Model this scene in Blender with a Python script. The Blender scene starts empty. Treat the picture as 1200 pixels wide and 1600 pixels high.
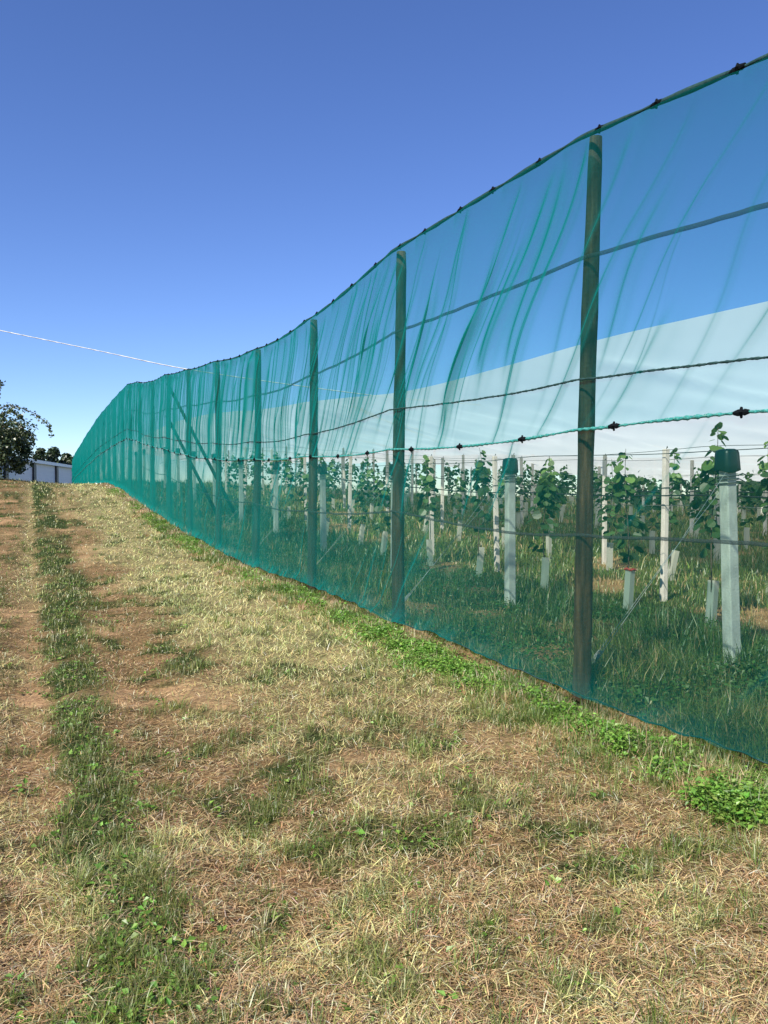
import bpy, bmesh, math, random
import numpy as np
from mathutils import Vector, Matrix

random.seed(7)
RNG = np.random.default_rng(11)
SC = bpy.context.scene
COL = SC.collection
EYE = 1.6
FPX = 1290.0           # focal length in pixels of the 1200 x 1600 photograph

# ------------------------------------------------------------------ helpers
def tag(o, label=None, cat=None, group=None, kind=None):
    if label: o['label'] = label
    if cat: o['category'] = cat
    if group: o['group'] = group
    if kind: o['kind'] = kind
    return o

def empty(name, loc, rz=0.0):
    o = bpy.data.objects.new(name, None)
    o.empty_display_size = 0.2
    o.location = loc
    o.rotation_euler = (0, 0, rz)
    COL.objects.link(o)
    return o

def raw_mesh(name, verts, faces, mat, colors=None, smooth=False):
    """verts (n,3); faces: list of (m,k) int arrays, each with its own k."""
    me = bpy.data.meshes.new(name)
    verts = np.asarray(verts, np.float32)
    me.vertices.add(len(verts))
    me.vertices.foreach_set('co', verts.ravel())
    if not isinstance(faces, list): faces = [faces]
    faces = [np.asarray(f, np.int32) for f in faces if len(f)]
    nl = sum(f.size for f in faces); nf = sum(len(f) for f in faces)
    me.loops.add(nl); me.polygons.add(nf)
    me.loops.foreach_set('vertex_index', np.concatenate([f.ravel() for f in faces]))
    tot = np.concatenate([np.full(len(f), f.shape[1], np.int32) for f in faces])
    st = np.concatenate([[0], np.cumsum(tot)[:-1]]).astype(np.int32)
    me.polygons.foreach_set('loop_start', st)
    me.polygons.foreach_set('loop_total', tot)
    me.polygons.foreach_set('use_smooth', np.full(nf, smooth, bool))
    if colors is not None:
        at = me.color_attributes.new('Col', 'FLOAT_COLOR', 'POINT')
        c4 = np.ones((len(verts), 4), np.float32); c4[:, :3] = colors
        at.data.foreach_set('color', c4.ravel())
    me.update(calc_edges=True)
    me.validate()
    if mat: me.materials.append(mat)
    return me

def link(name, me, parent=None, loc=None):
    o = bpy.data.objects.new(name, me)
    COL.objects.link(o)
    if parent is not None: o.parent = parent
    if loc is not None: o.location = loc
    return o

class MB:
    """collects boxes, tubes and sheets into one mesh"""
    def __init__(self): self.v = []; self.f = {}; self.n = 0
    def add(self, v, f):
        v = np.asarray(v, float); f = np.asarray(f, int)
        self.v.append(v); self.f.setdefault(f.shape[1], []).append(f + self.n); self.n += len(v)
    def box(self, c, size, rot=None, taper=1.0):
        x, y, z = [s / 2 for s in size]
        v = np.array([[-x, -y, -z], [x, -y, -z], [x, y, -z], [-x, y, -z],
                      [-x * taper, -y * taper, z], [x * taper, -y * taper, z], [x * taper, y * taper, z], [-x * taper, y * taper, z]])
        if rot is not None: v = v @ np.array(rot.to_3x3()).T
        v = v + np.array(c)
        self.add(v, [[0, 3, 2, 1], [4, 5, 6, 7], [0, 1, 5, 4], [1, 2, 6, 5], [2, 3, 7, 6], [3, 0, 4, 7]])
    def tube(self, pts, rad, seg=8, flat=1.0, twist=0.0, cap=True):
        pts = np.asarray(pts, float); n = len(pts)
        rad = np.full(n, rad, float) if np.isscalar(rad) else np.asarray(rad, float)
        tan = np.gradient(pts, axis=0); tan /= np.linalg.norm(tan, axis=1)[:, None] + 1e-9
        ref = np.array([0, 0, 1.0]) if abs(tan[:, 2]).mean() < .8 else np.array([1.0, 0, 0])
        s = np.cross(tan, ref); s /= np.linalg.norm(s, axis=1)[:, None] + 1e-9
        u = np.cross(s, tan)
        L = np.concatenate([[0], np.cumsum(np.linalg.norm(np.diff(pts, axis=0), axis=1))])
        ang = np.linspace(0, 2 * math.pi, seg, endpoint=False)
        ca, sa = np.cos(ang), np.sin(ang) * flat
        tw = L * twist
        ct, st = np.cos(tw)[:, None], np.sin(tw)[:, None]
        a = ca[None] * ct - sa[None] * st; b = ca[None] * st + sa[None] * ct
        v = pts[:, None] + rad[:, None, None] * (a[..., None] * s[:, None] + b[..., None] * u[:, None])
        i = np.arange(n - 1)[:, None] * seg; j = np.arange(seg)[None]; k = (j + 1) % seg
        f = np.stack([i + j, i + k, i + seg + k, i + seg + j], -1).reshape(-1, 4)
        base = self.n
        self.add(v.reshape(-1, 3), f)
        if cap:
            self.f.setdefault(seg, []).append(np.array([np.arange(seg)[::-1] + base, np.arange(seg) + base + (n - 1) * seg]))
    def build(self, name, mat, parent=None, smooth=False, loc=None):
        me = raw_mesh(name, np.concatenate(self.v), [np.concatenate(x) for x in self.f.values()], mat, smooth=smooth)
        return link(name, me, parent, loc)

def hash2(ix, iy, seed):
    h = (ix.astype(np.int64) * 374761393 + iy.astype(np.int64) * 668265263 + seed * 1442695041) & 0x7fffffff
    h = ((h ^ (h >> 13)) * 1274126177) & 0x7fffffff
    return ((h ^ (h >> 16)) & 0xffff) / 65535.0

def vnoise(x, y, seed=0):
    x = np.asarray(x, float); y = np.asarray(y, float)
    ix = np.floor(x); iy = np.floor(y); fx = x - ix; fy = y - iy
    fx = fx * fx * (3 - 2 * fx); fy = fy * fy * (3 - 2 * fy)
    a = hash2(ix, iy, seed); b = hash2(ix + 1, iy, seed); c = hash2(ix, iy + 1, seed); d = hash2(ix + 1, iy + 1, seed)
    return (a + (b - a) * fx) * (1 - fy) + (c + (d - c) * fx) * fy

def fbm(x, y, seed=0, oct=4):
    s = 0; w = 0; a = 1.0
    for o in range(oct):
        s = s + a * vnoise(x * 2 ** o, y * 2 ** o, seed + 17 * o); w += a; a *= .55
    return s / w

def sstep(a, b, x):
    t = np.clip((np.asarray(x, float) - a) / (b - a), 0, 1); return t * t * (3 - 2 * t)

def curve(xs, ys):
    xs = np.array(xs, float); ys = np.array(ys, float)
    m = np.gradient(ys, xs)
    def f(x):
        x = np.clip(np.asarray(x, float), xs[0], xs[-1])
        i = np.clip(np.searchsorted(xs, x) - 1, 0, len(xs) - 2)
        h = xs[i + 1] - xs[i]; t = (x - xs[i]) / h
        return ((1 + 2 * t) * (1 - t) ** 2 * ys[i] + t * (1 - t) ** 2 * h * m[i] + t * t * (3 - 2 * t) * ys[i + 1] + t * t * (t - 1) * h * m[i + 1])
    return f

# ------------------------------------------------------------------ materials
def mat(name):
    m = bpy.data.materials.new(name); m.use_nodes = True
    nt = m.node_tree; nt.nodes.clear()
    out = nt.nodes.new('ShaderNodeOutputMaterial')
    return m, nt, out

def N(nt, t, **kw):
    n = nt.nodes.new(t)
    for k, v in kw.items():
        if k.startswith('i_'):
            n.inputs[k[2:].replace('_', ' ')].default_value = v
        else: setattr(n, k, v)
    return n

def ramp(nt, fac, stops):
    r = nt.nodes.new('ShaderNodeValToRGB')
    e = r.color_ramp.elements
    while len(e) < len(stops): e.new(0.5)
    for el, (p, c) in zip(e, stops):
        el.position = p; el.color = (*c, 1)
    nt.links.new(fac, r.inputs['Fac'])
    return r.outputs['Color']

def math_node(nt, op, a, b=None, c=None):
    n = nt.nodes.new('ShaderNodeMath'); n.operation = op
    for i, v in enumerate((a, b, c)):
        if v is None: continue
        if isinstance(v, (int, float)): n.inputs[i].default_value = v
        else: nt.links.new(v, n.inputs[i])
    return n.outputs[0]

def mat_surface(name, stops, scale=(8, 8, 8), detail=6, rough=.8, bump=.3, bump_scale=40, spec=.3):
    m, nt, out = mat(name)
    tc = N(nt, 'ShaderNodeTexCoord'); mp = N(nt, 'ShaderNodeMapping'); mp.inputs['Scale'].default_value = scale
    nt.links.new(tc.outputs['Object'], mp.inputs['Vector'])
    no = N(nt, 'ShaderNodeTexNoise'); no.inputs['Scale'].default_value = 1.0; no.inputs['Detail'].default_value = detail; no.inputs['Roughness'].default_value = .65
    nt.links.new(mp.outputs[0], no.inputs['Vector'])
    c = ramp(nt, no.outputs['Fac'], stops)
    b = N(nt, 'ShaderNodeBsdfPrincipled'); b.inputs['Roughness'].default_value = rough; b.inputs['Specular IOR Level'].default_value = spec
    nt.links.new(c, b.inputs['Base Color'])
    if bump:
        n2 = N(nt, 'ShaderNodeTexNoise'); n2.inputs['Scale'].default_value = bump_scale; n2.inputs['Detail'].default_value = 4
        nt.links.new(tc.outputs['Object'], n2.inputs['Vector'])
        bp = N(nt, 'ShaderNodeBump'); bp.inputs['Strength'].default_value = bump; bp.inputs['Distance'].default_value = .01
        nt.links.new(n2.outputs['Fac'], bp.inputs['Height']); nt.links.new(bp.outputs[0], b.inputs['Normal'])
    nt.links.new(b.outputs[0], out.inputs['Surface'])
    return m

def mat_blade(name, trans=.35, gloss=.06):
    m, nt, out = mat(name)
    at = N(nt, 'ShaderNodeVertexColor', layer_name='Col')
    d = N(nt, 'ShaderNodeBsdfDiffuse'); t = N(nt, 'ShaderNodeBsdfTranslucent'); g = N(nt, 'ShaderNodeBsdfGlossy'); g.inputs['Roughness'].default_value = .45
    nt.links.new(at.outputs[0], d.inputs[0]); nt.links.new(at.outputs[0], t.inputs[0])
    mx = N(nt, 'ShaderNodeMixShader'); mx.inputs[0].default_value = trans
    nt.links.new(d.outputs[0], mx.inputs[1]); nt.links.new(t.outputs[0], mx.inputs[2])
    m2 = N(nt, 'ShaderNodeMixShader'); m2.inputs[0].default_value = gloss
    nt.links.new(mx.outputs[0], m2.inputs[1]); nt.links.new(g.outputs[0], m2.inputs[2])
    nt.links.new(m2.outputs[0], out.inputs['Surface'])
    return m

def mat_net(name, cover, col, tint, trans=.5, gloss=.05, fine=.05):
    """woven thread: how much of the view the threads close off grows as the cloth turns edge-on"""
    m, nt, out = mat(name)
    geo = N(nt, 'ShaderNodeNewGeometry')
    dp = N(nt, 'ShaderNodeVectorMath', operation='DOT_PRODUCT')
    nt.links.new(geo.outputs['Normal'], dp.inputs[0]); nt.links.new(geo.outputs['Incoming'], dp.inputs[1])
    c = math_node(nt, 'MAXIMUM', math_node(nt, 'ABSOLUTE', dp.outputs['Value']), .06)
    tc = N(nt, 'ShaderNodeTexCoord')
    no = N(nt, 'ShaderNodeTexNoise'); no.inputs['Scale'].default_value = 1.3; no.inputs['Detail'].default_value = 5; no.inputs['Roughness'].default_value = .6
    nt.links.new(tc.outputs['Object'], no.inputs['Vector'])
    open_ = math_node(nt, 'SUBTRACT', 1.0 - cover + fine / 2, math_node(nt, 'MULTIPLY', no.outputs['Fac'], fine))
    at = N(nt, 'ShaderNodeVertexColor', layer_name='Col'); sp = N(nt, 'ShaderNodeSeparateColor'); nt.links.new(at.outputs[0], sp.inputs[0])
    keep = math_node(nt, 'POWER', open_, math_node(nt, 'MULTIPLY', sp.outputs[0], math_node(nt, 'POWER', math_node(nt, 'DIVIDE', 1.0, c), 1.5)))
    d = N(nt, 'ShaderNodeBsdfDiffuse'); d.inputs[0].default_value = (*col, 1)
    t = N(nt, 'ShaderNodeBsdfTranslucent'); t.inputs[0].default_value = (*col, 1)
    g = N(nt, 'ShaderNodeBsdfGlossy'); g.inputs['Roughness'].default_value = .28; g.inputs[0].default_value = (.55, .9, .85, 1)
    mx = N(nt, 'ShaderNodeMixShader'); mx.inputs[0].default_value = trans
    nt.links.new(d.outputs[0], mx.inputs[1]); nt.links.new(t.outputs[0], mx.inputs[2])
    m2 = N(nt, 'ShaderNodeMixShader'); m2.inputs[0].default_value = gloss
    nt.links.new(mx.outputs[0], m2.inputs[1]); nt.links.new(g.outputs[0], m2.inputs[2])
    tr = N(nt, 'ShaderNodeBsdfTransparent'); tr.inputs[0].default_value = (*tint, 1)
    m3 = N(nt, 'ShaderNodeMixShader'); nt.links.new(keep, m3.inputs[0])
    nt.links.new(m2.outputs[0], m3.inputs[1]); nt.links.new(tr.outputs[0], m3.inputs[2])
    nt.links.new(m3.outputs[0], out.inputs['Surface'])
    return m

M = {}
M['wood'] = mat_surface('weathered_wood', [(.28, (.010, .006, .004)), (.46, (.042, .024, .013)), (.58, (.070, .041, .022)), (.74, (.15, .095, .05))], (24, 24, 1.6), rough=.85, bump=.9, bump_scale=28)
M['rope_dark'] = mat_surface('dark_rope', [(.3, (.012, .035, .034)), (.7, (.03, .07, .066))], (30, 30, 30), rough=.85, bump=.6, bump_scale=160, spec=.08)
M['rope_teal'] = mat_surface('teal_rope', [(.3, (.012, .14, .12)), (.7, (.05, .34, .29))], (60, 60, 60), rough=.3, bump=.8, bump_scale=220, spec=.8)
def mat_strap():
    m, nt, out = mat('woven_strap')
    d = N(nt, 'ShaderNodeBsdfDiffuse'); d.inputs[0].default_value = (.10, .105, .11, 1)
    tr = N(nt, 'ShaderNodeBsdfTransparent'); tr.inputs[0].default_value = (.75, .75, .78, 1)
    b = N(nt, 'ShaderNodeMixShader'); b.inputs[0].default_value = .6
    nt.links.new(d.outputs[0], b.inputs[1]); nt.links.new(tr.outputs[0], b.inputs[2]); nt.links.new(b.outputs[0], out.inputs['Surface'])
    return m
M['strap'] = mat_strap()
M['black'] = mat_surface('black_plastic', [(.3, (.004, .005, .006)), (.7, (.008, .010, .012))], (30, 30, 30), rough=.8, bump=0, spec=.02)
M['concrete'] = mat_surface('pale_concrete', [(.25, (.42, .38, .33)), (.55, (.60, .55, .49)), (.8, (.70, .65, .58))], (14, 14, 5), rough=.85, bump=.5, bump_scale=60)
M['cap'] = mat_surface('dark_green_plastic', [(.3, (.004, .020, .016)), (.7, (.006, .030, .023))], (9, 9, 9), rough=.4, bump=.05, spec=.5)
M['wire'] = mat_surface('grey_wire', [(.3, (.06, .065, .06)), (.7, (.12, .125, .12))], (9, 9, 9), rough=.5, bump=0)
M['wire_bright'] = mat_surface('bright_wire', [(.3, (.28, .29, .29)), (.7, (.4, .41, .41))], (9, 9, 9), rough=.4, bump=0)
M['hose'] = mat_surface('black_hose', [(.3, (.01, .012, .012)), (.7, (.022, .025, .024))], (9, 9, 9), rough=.5, bump=0)
M['galv'] = mat_surface('galvanised_steel', [(.3, (.16, .165, .17)), (.7, (.30, .305, .31))], (40, 40, 40), rough=.35, bump=.2)
M['cable'] = mat_surface('white_cable', [(.3, (.42, .42, .42)), (.7, (.70, .70, .70))], (3, 3, 3), rough=.5, bump=0)
M['bark'] = mat_surface('bark', [(.3, (.04, .03, .02)), (.7, (.11, .085, .06))], (20, 20, 4), rough=.9, bump=.8)
M['white_wall'] = mat_surface('white_cladding', [(.3, (.72, .70, .70)), (.7, (.80, .78, .78))], (.4, .4, 3.0), rough=.6, bump=0)
M['white_trim'] = mat_surface('white_trim', [(.3, (.80, .80, .79)), (.7, (.86, .86, .85))], (1, 1, 1), rough=.5, bump=0)
M['dark_steel'] = mat_surface('dark_steel', [(.3, (.02, .02, .025)), (.7, (.04, .04, .05))], (2, 2, 2), rough=.5, bump=0)
M['red'] = mat_surface('red_tie', [(.3, (.35, .03, .025)), (.7, (.5, .06, .05))], (20, 20, 20), rough=.5, bump=0)
M['blade'] = mat_blade('grass_blades')
M['leaf'] = mat_blade('leaves', trans=.4, gloss=.035)
M['tree_leaf'] = mat_blade('tree_leaves', trans=.3, gloss=.07)
NETCOL = (.002, .195, .168)
M['net_up'] = mat_net('teal_windbreak_net', .080, NETCOL, (.57, .77, .74), trans=.42, gloss=.035)
M['net_low'] = mat_net('teal_windbreak_net_lower', .072, NETCOL, (.73, .78, .73), trans=.42, gloss=.035)

def mat_guard():
    m, nt, out = mat('clear_green_plastic')
    d = N(nt, 'ShaderNodeBsdfDiffuse'); d.inputs[0].default_value = (.62, .61, .53, 1)
    t = N(nt, 'ShaderNodeBsdfTranslucent'); t.inputs[0].default_value = (.62, .63, .52, 1)
    tr = N(nt, 'ShaderNodeBsdfTransparent')
    a = N(nt, 'ShaderNodeMixShader'); a.inputs[0].default_value = .45
    nt.links.new(d.outputs[0], a.inputs[1]); nt.links.new(t.outputs[0], a.inputs[2])
    b = N(nt, 'ShaderNodeMixShader'); b.inputs[0].default_value = .15
    nt.links.new(a.outputs[0], b.inputs[1]); nt.links.new(tr.outputs[0], b.inputs[2])
    nt.links.new(b.outputs[0], out.inputs['Surface'])
    return m
M['guard'] = mat_guard()

def mat_cover():
    m, nt, out = mat('white_crop_cover')
    tc = N(nt, 'ShaderNodeTexCoord')
    no = N(nt, 'ShaderNodeTexNoise'); no.inputs['Scale'].default_value = .5; no.inputs['Detail'].default_value = 4
    nt.links.new(tc.outputs['Object'], no.inputs['Vector'])
    c = ramp(nt, no.outputs['Fac'], [(.3, (.88, .85, .83)), (.7, (.94, .91, .89))])
    d = N(nt, 'ShaderNodeBsdfDiffuse'); t = N(nt, 'ShaderNodeBsdfTranslucent'); tr = N(nt, 'ShaderNodeBsdfTransparent')
    nt.links.new(c, d.inputs[0]); nt.links.new(c, t.inputs[0])
    a = N(nt, 'ShaderNodeMixShader'); a.inputs[0].default_value = .76
    nt.links.new(d.outputs[0], a.inputs[1]); nt.links.new(t.outputs[0], a.inputs[2])
    b = N(nt, 'ShaderNodeMixShader'); b.inputs[0].default_value = .20
    nt.links.new(a.outputs[0], b.inputs[1]); nt.links.new(tr.outputs[0], b.inputs[2])
    nt.links.new(b.outputs[0], out.inputs['Surface'])
    return m
M['cover'] = mat_cover()

def mat_ground():
    m, nt, out = mat('dry_turf_soil')
    at = N(nt, 'ShaderNodeVertexColor', layer_name='Col')
    tc = N(nt, 'ShaderNodeTexCoord')
    n1 = N(nt, 'ShaderNodeTexNoise'); n1.inputs['Scale'].default_value = 30; n1.inputs['Detail'].default_value = 8; n1.inputs['Roughness'].default_value = .75
    n2 = N(nt, 'ShaderNodeTexNoise'); n2.inputs['Scale'].default_value = 3; n2.inputs['Detail'].default_value = 6
    nt.links.new(tc.outputs['Object'], n1.inputs['Vector']); nt.links.new(tc.outputs['Object'], n2.inputs['Vector'])
    c1 = ramp(nt, n1.outputs['Fac'], [(.3, (.30, .27, .24)), (.5, (.9, .9, .9)), (.72, (1.7, 1.65, 1.5))])
    c2 = ramp(nt, n2.outputs['Fac'], [(.3, (.8, .8, .78)), (.7, (1.15, 1.12, 1.1))])
    x1 = N(nt, 'ShaderNodeMixRGB', blend_type='MULTIPLY'); x1.inputs[0].default_value = 1
    x2 = N(nt, 'ShaderNodeMixRGB', blend_type='MULTIPLY'); x2.inputs[0].default_value = 1
    nt.links.new(at.outputs[0], x1.inputs[1]); nt.links.new(c1, x1.inputs[2])
    nt.links.new(x1.outputs[0], x2.inputs[1]); nt.links.new(c2, x2.inputs[2])
    b = N(nt, 'ShaderNodeBsdfPrincipled'); b.inputs['Roughness'].default_value = .95; b.inputs['Specular IOR Level'].default_value = .1
    nt.links.new(x2.outputs[0], b.inputs['Base Color'])
    bp = N(nt, 'ShaderNodeBump'); bp.inputs['Strength'].default_value = .8; bp.inputs['Distance'].default_value = .03
    nt.links.new(n1.outputs['Fac'], bp.inputs['Height']); nt.links.new(bp.outputs[0], b.inputs['Normal'])
    nt.links.new(b.outputs[0], out.inputs['Surface'])
    return m
M['ground'] = mat_ground()

# ------------------------------------------------------------------ the lie of the land
KA, KB = 4.163, .43                       # fence line: X = KA - KB * Y
U = np.array([.918, .395, 0.0]); V = np.array([-.395, .918, 0.0])   # into the orchard / along the fence
YT = [-30, 0, 3.06, 6.16, 9.28, 12.1, 15.06, 18.16, 21.4, 24.5, 27.7, 30.8, 33.8, 36.5, 39.9, 42, 45.6, 49.2, 52.8, 56.7, 64, 71.4, 77, 90, 110, 150, 260, 420]
ZT = [-1.66, -1.6, -1.58, -1.545, -1.46, -1.43, -1.40, -1.25, -1.08, -.84, -.59, -.34, -.07, .12, .30, .39, .46, .49, .49, .42, .1, -.45, -.95, -2.3, -3.6, -5, -6, -6]
FZ = curve(YT, np.array(ZT) + EYE)

def ground_z(x, y):
    x = np.asarray(x, float); y = np.asarray(y, float)
    a = x + KB * y
    f = FZ(y)
    ins = np.maximum(a - KA, 0)
    z = np.where(a > KA, .07 + (f - .07) * np.exp(-(ins / 26.0) ** 2), f)
    left = np.clip(2.0 - a, 0, 40)
    z = z + left * .09 * sstep(20, 44, y) * (a < 2.0)
    near = sstep(60, 20, y)
    z = z + near * ((fbm(x * .9, y * .9, 3, 3) - .5) * .06 + (fbm(x * 4.5, y * 4.5, 5, 3) - .5) * .05)
    z = z - .05 * np.exp(-((a - .02) / .22) ** 2) * near - .035 * np.exp(-((a - .95) / .25) ** 2) * near
    z = z - .075 * np.exp(-((a - 4.02) / .22) ** 2) * sstep(22, 10, y)
    return z

def px(X, Y, zrel=0):
    return 600 + FPX * X / Y, 770 - FPX * zrel / Y

SOIL = np.array([.36, .23, .125]); STRAW = np.array([.64, .475, .25]); BROWN = np.array([.46, .30, .145])
PALE = np.array([.72, .64, .31]); GREEN = np.array([.07, .115, .028]); LUSH = np.array([.035, .075, .018])

def zones(x, y):
    """fractions on the ground: green, pale cut hay, bare soil"""
    a = x + KB * y
    n1 = fbm(x * .8, y * .8, 21, 4); n2 = fbm(x * 2.2, y * 1.6, 33, 3); n3 = fbm(a * 1.2, y * .25, 44, 3)
    edge = (n2 - .5) * .35
    n4 = fbm(x * 5, y * 5, 49, 3)
    fr = sstep(7, 14, y)
    strip = sstep(.06, .24, a + edge * .8 + (n4 - .5) * .25) * sstep(.66 + .5 * fr, .36 + .3 * fr, a + edge + (n4 - .5) * .3)
    strip = strip * (.5 + .8 * sstep(.38, .55, n2 + .04)) * (1 - .75 * fr * sstep(.52, .64, fbm(x * .9, y * .5, 46, 3)))
    left = sstep(-.12, -.35, a + edge) * sstep(.46, .60, n2)
    patch = sstep(.53, .66, n2 * .75 + n4 * .25) * sstep(.6, .9, a) * sstep(3.4, 2.8, a)
    small = sstep(.60, .70, n4) * .7
    g = np.clip(strip * 1.1 + left * .7 + patch * .85 * (1 - .45 * sstep(1.3, 2.2, a) * sstep(6, 10, y)) + small * .8, 0, 1)
    p = sstep(1.2, 2.1, a + (n1 - .5) * 1.8) * (.12 + .88 * sstep(4, 8.5, y)) * sstep(4.0, 3.4, a)
    p = np.maximum(p, .6 * np.exp(-((a + .02) / .25) ** 2) * sstep(8, 13, y))
    p = np.maximum(p, .5 * sstep(18, 30, y) * sstep(-.6, .0, a))
    p = np.maximum(p, .45 * sstep(.60, .70, fbm(x * 1.6 + 9, y * 1.6, 52, 3)))
    fence = sstep(3.0, 3.5, a + (n2 - .5) * .8)
    soil = np.clip(sstep(.56, .66, n1 * .8 + n4 * .2) * (1 - g) * (1 - .6 * p) * .9 + sstep(3.80, 4.0, a) * sstep(4.5, 4.2, a) * .9 + sstep(.16, .0, abs(a + .02)) * .4 * (1 - fr), 0, 1)
    return a, g, p, soil, fence, n1, n2

# ------------------------------------------------------------------ ground sheet
def build_ground():
    ys = np.concatenate([np.arange(-12, 1.6, .5), np.arange(1.6, 14, .06), np.arange(14, 30, .25), np.arange(30, 80, 1.0), np.geomspace(80, 420, 30)])
    tt = np.concatenate([np.linspace(-60, -9, 26)[:-1], np.linspace(-9, 5.5, 220)[:-1], np.linspace(5.5, 20, 60)[:-1], np.geomspace(20, 320, 36)])
    Yg, Tg = np.meshgrid(ys, tt, indexing='ij')
    wide = np.where(Tg < -9, (Tg + 9) * (1 + np.maximum(Yg, 0) * .02), 0)
    Xg = Tg + wide - KB * Yg
    z = ground_z(Xg, Yg)
    x, y = Xg.ravel(), Yg.ravel()
    a, g, p, soil, fence, n1, n2 = zones(x, y)
    c = BROWN[None] * (1 - p[:, None]) + PALE[None] * .75 * p[:, None]
    c = c * (1 - g[:, None]) + (GREEN * .9)[None] * g[:, None]
    c = c * (1 - soil[:, None]) + SOIL[None] * soil[:, None]
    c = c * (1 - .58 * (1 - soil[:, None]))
    ins = sstep(4.25, 4.7, a)[:, None]
    dry = sstep(.60, .69, fbm(x * .9, y * .9, 71, 3))[:, None]
    orch = np.array([.05, .07, .018])[None] * (1 - dry) + np.array([.26, .17, .08])[None] * dry
    c = c * (1 - ins) + orch * ins
    ny, nx = Yg.shape
    i = np.arange(ny - 1)[:, None] * nx; j = np.arange(nx - 1)[None]
    f = np.stack([i + j, i + j + 1, i + nx + j + 1, i + nx + j], -1).reshape(-1, 4)
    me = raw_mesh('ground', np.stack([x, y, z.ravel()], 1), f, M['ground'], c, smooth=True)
    tag(link('ground', me), 'sloping dry mown ground rising to a crest', 'ground', kind='structure')
build_ground()

# ------------------------------------------------------------------ blades of grass
def blades(name, P, length, width, lean, azim, colors, curl=.5, matname='blade'):
    """P (n,3) roots; lean = angle from vertical in radians at the tip half"""
    n = len(P)
    dirh = np.stack([np.cos(azim), np.sin(azim), np.zeros(n)], 1)
    side = np.stack([-np.sin(azim), np.cos(azim), np.zeros(n)], 1)
    tw = RNG.uniform(-.9, .9, n)[:, None]
    side = side * np.cos(tw) + dirh * np.sin(tw)
    l1 = lean * (1 - curl); l2 = np.minimum(lean * (1 + curl), 1.9)
    up = np.array([0, 0, 1.0])[None]
    s1 = dirh * np.sin(l1)[:, None] + up * np.cos(l1)[:, None]
    s2 = dirh * np.sin(l2)[:, None] + up * np.cos(l2)[:, None]
    L = length[:, None]; W = width[:, None] * .5
    p0 = P; p1 = P + s1 * L * .5; p2 = p1 + s2 * L * .5
    v = np.stack([p0 - side * W, p0 + side * W, p1 - side * W * .85, p1 + side * W * .85, p2], 1).reshape(-1, 3)
    b = np.arange(n)[:, None] * 5
    q = b + np.array([[0, 1, 3, 2]]); t = b + np.array([[2, 3, 4]])
    c = np.repeat(colors, 5, axis=0)
    me = raw_mesh(name, v, [q, t], M[matname], c)
    return link(name, me)

def sample_out(n, y0, y1, power=1.5, amin=None, amax=4.12, pad=.5):
    """points on the open side of the fence, denser near the camera"""
    u = RNG.random(n); e = 1 - power
    y = (y0 ** e + u * (y1 ** e - y0 ** e)) ** (1 / e) if abs(e) > 1e-6 else y0 * (y1 / y0) ** u
    lo = -(.49 * y + pad); hi = np.minimum(.49 * y + pad, amax - KB * y)
    if amin is not None: lo = np.maximum(lo, amin - KB * y)
    x = lo + RNG.random(n) * (hi - lo)
    keep = RNG.random(n) < np.clip((hi - lo) / (.98 * y + 2 * pad), 0, 1)
    return x[keep & (hi > lo)], y[keep & (hi > lo)]

def jitter(c, n, s=.18, hue=.08):
    return np.clip(c * (1 + RNG.normal(0, s, (n, 1))) * (1 + RNG.normal(0, hue, (n, 3))), .004, .8)

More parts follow.
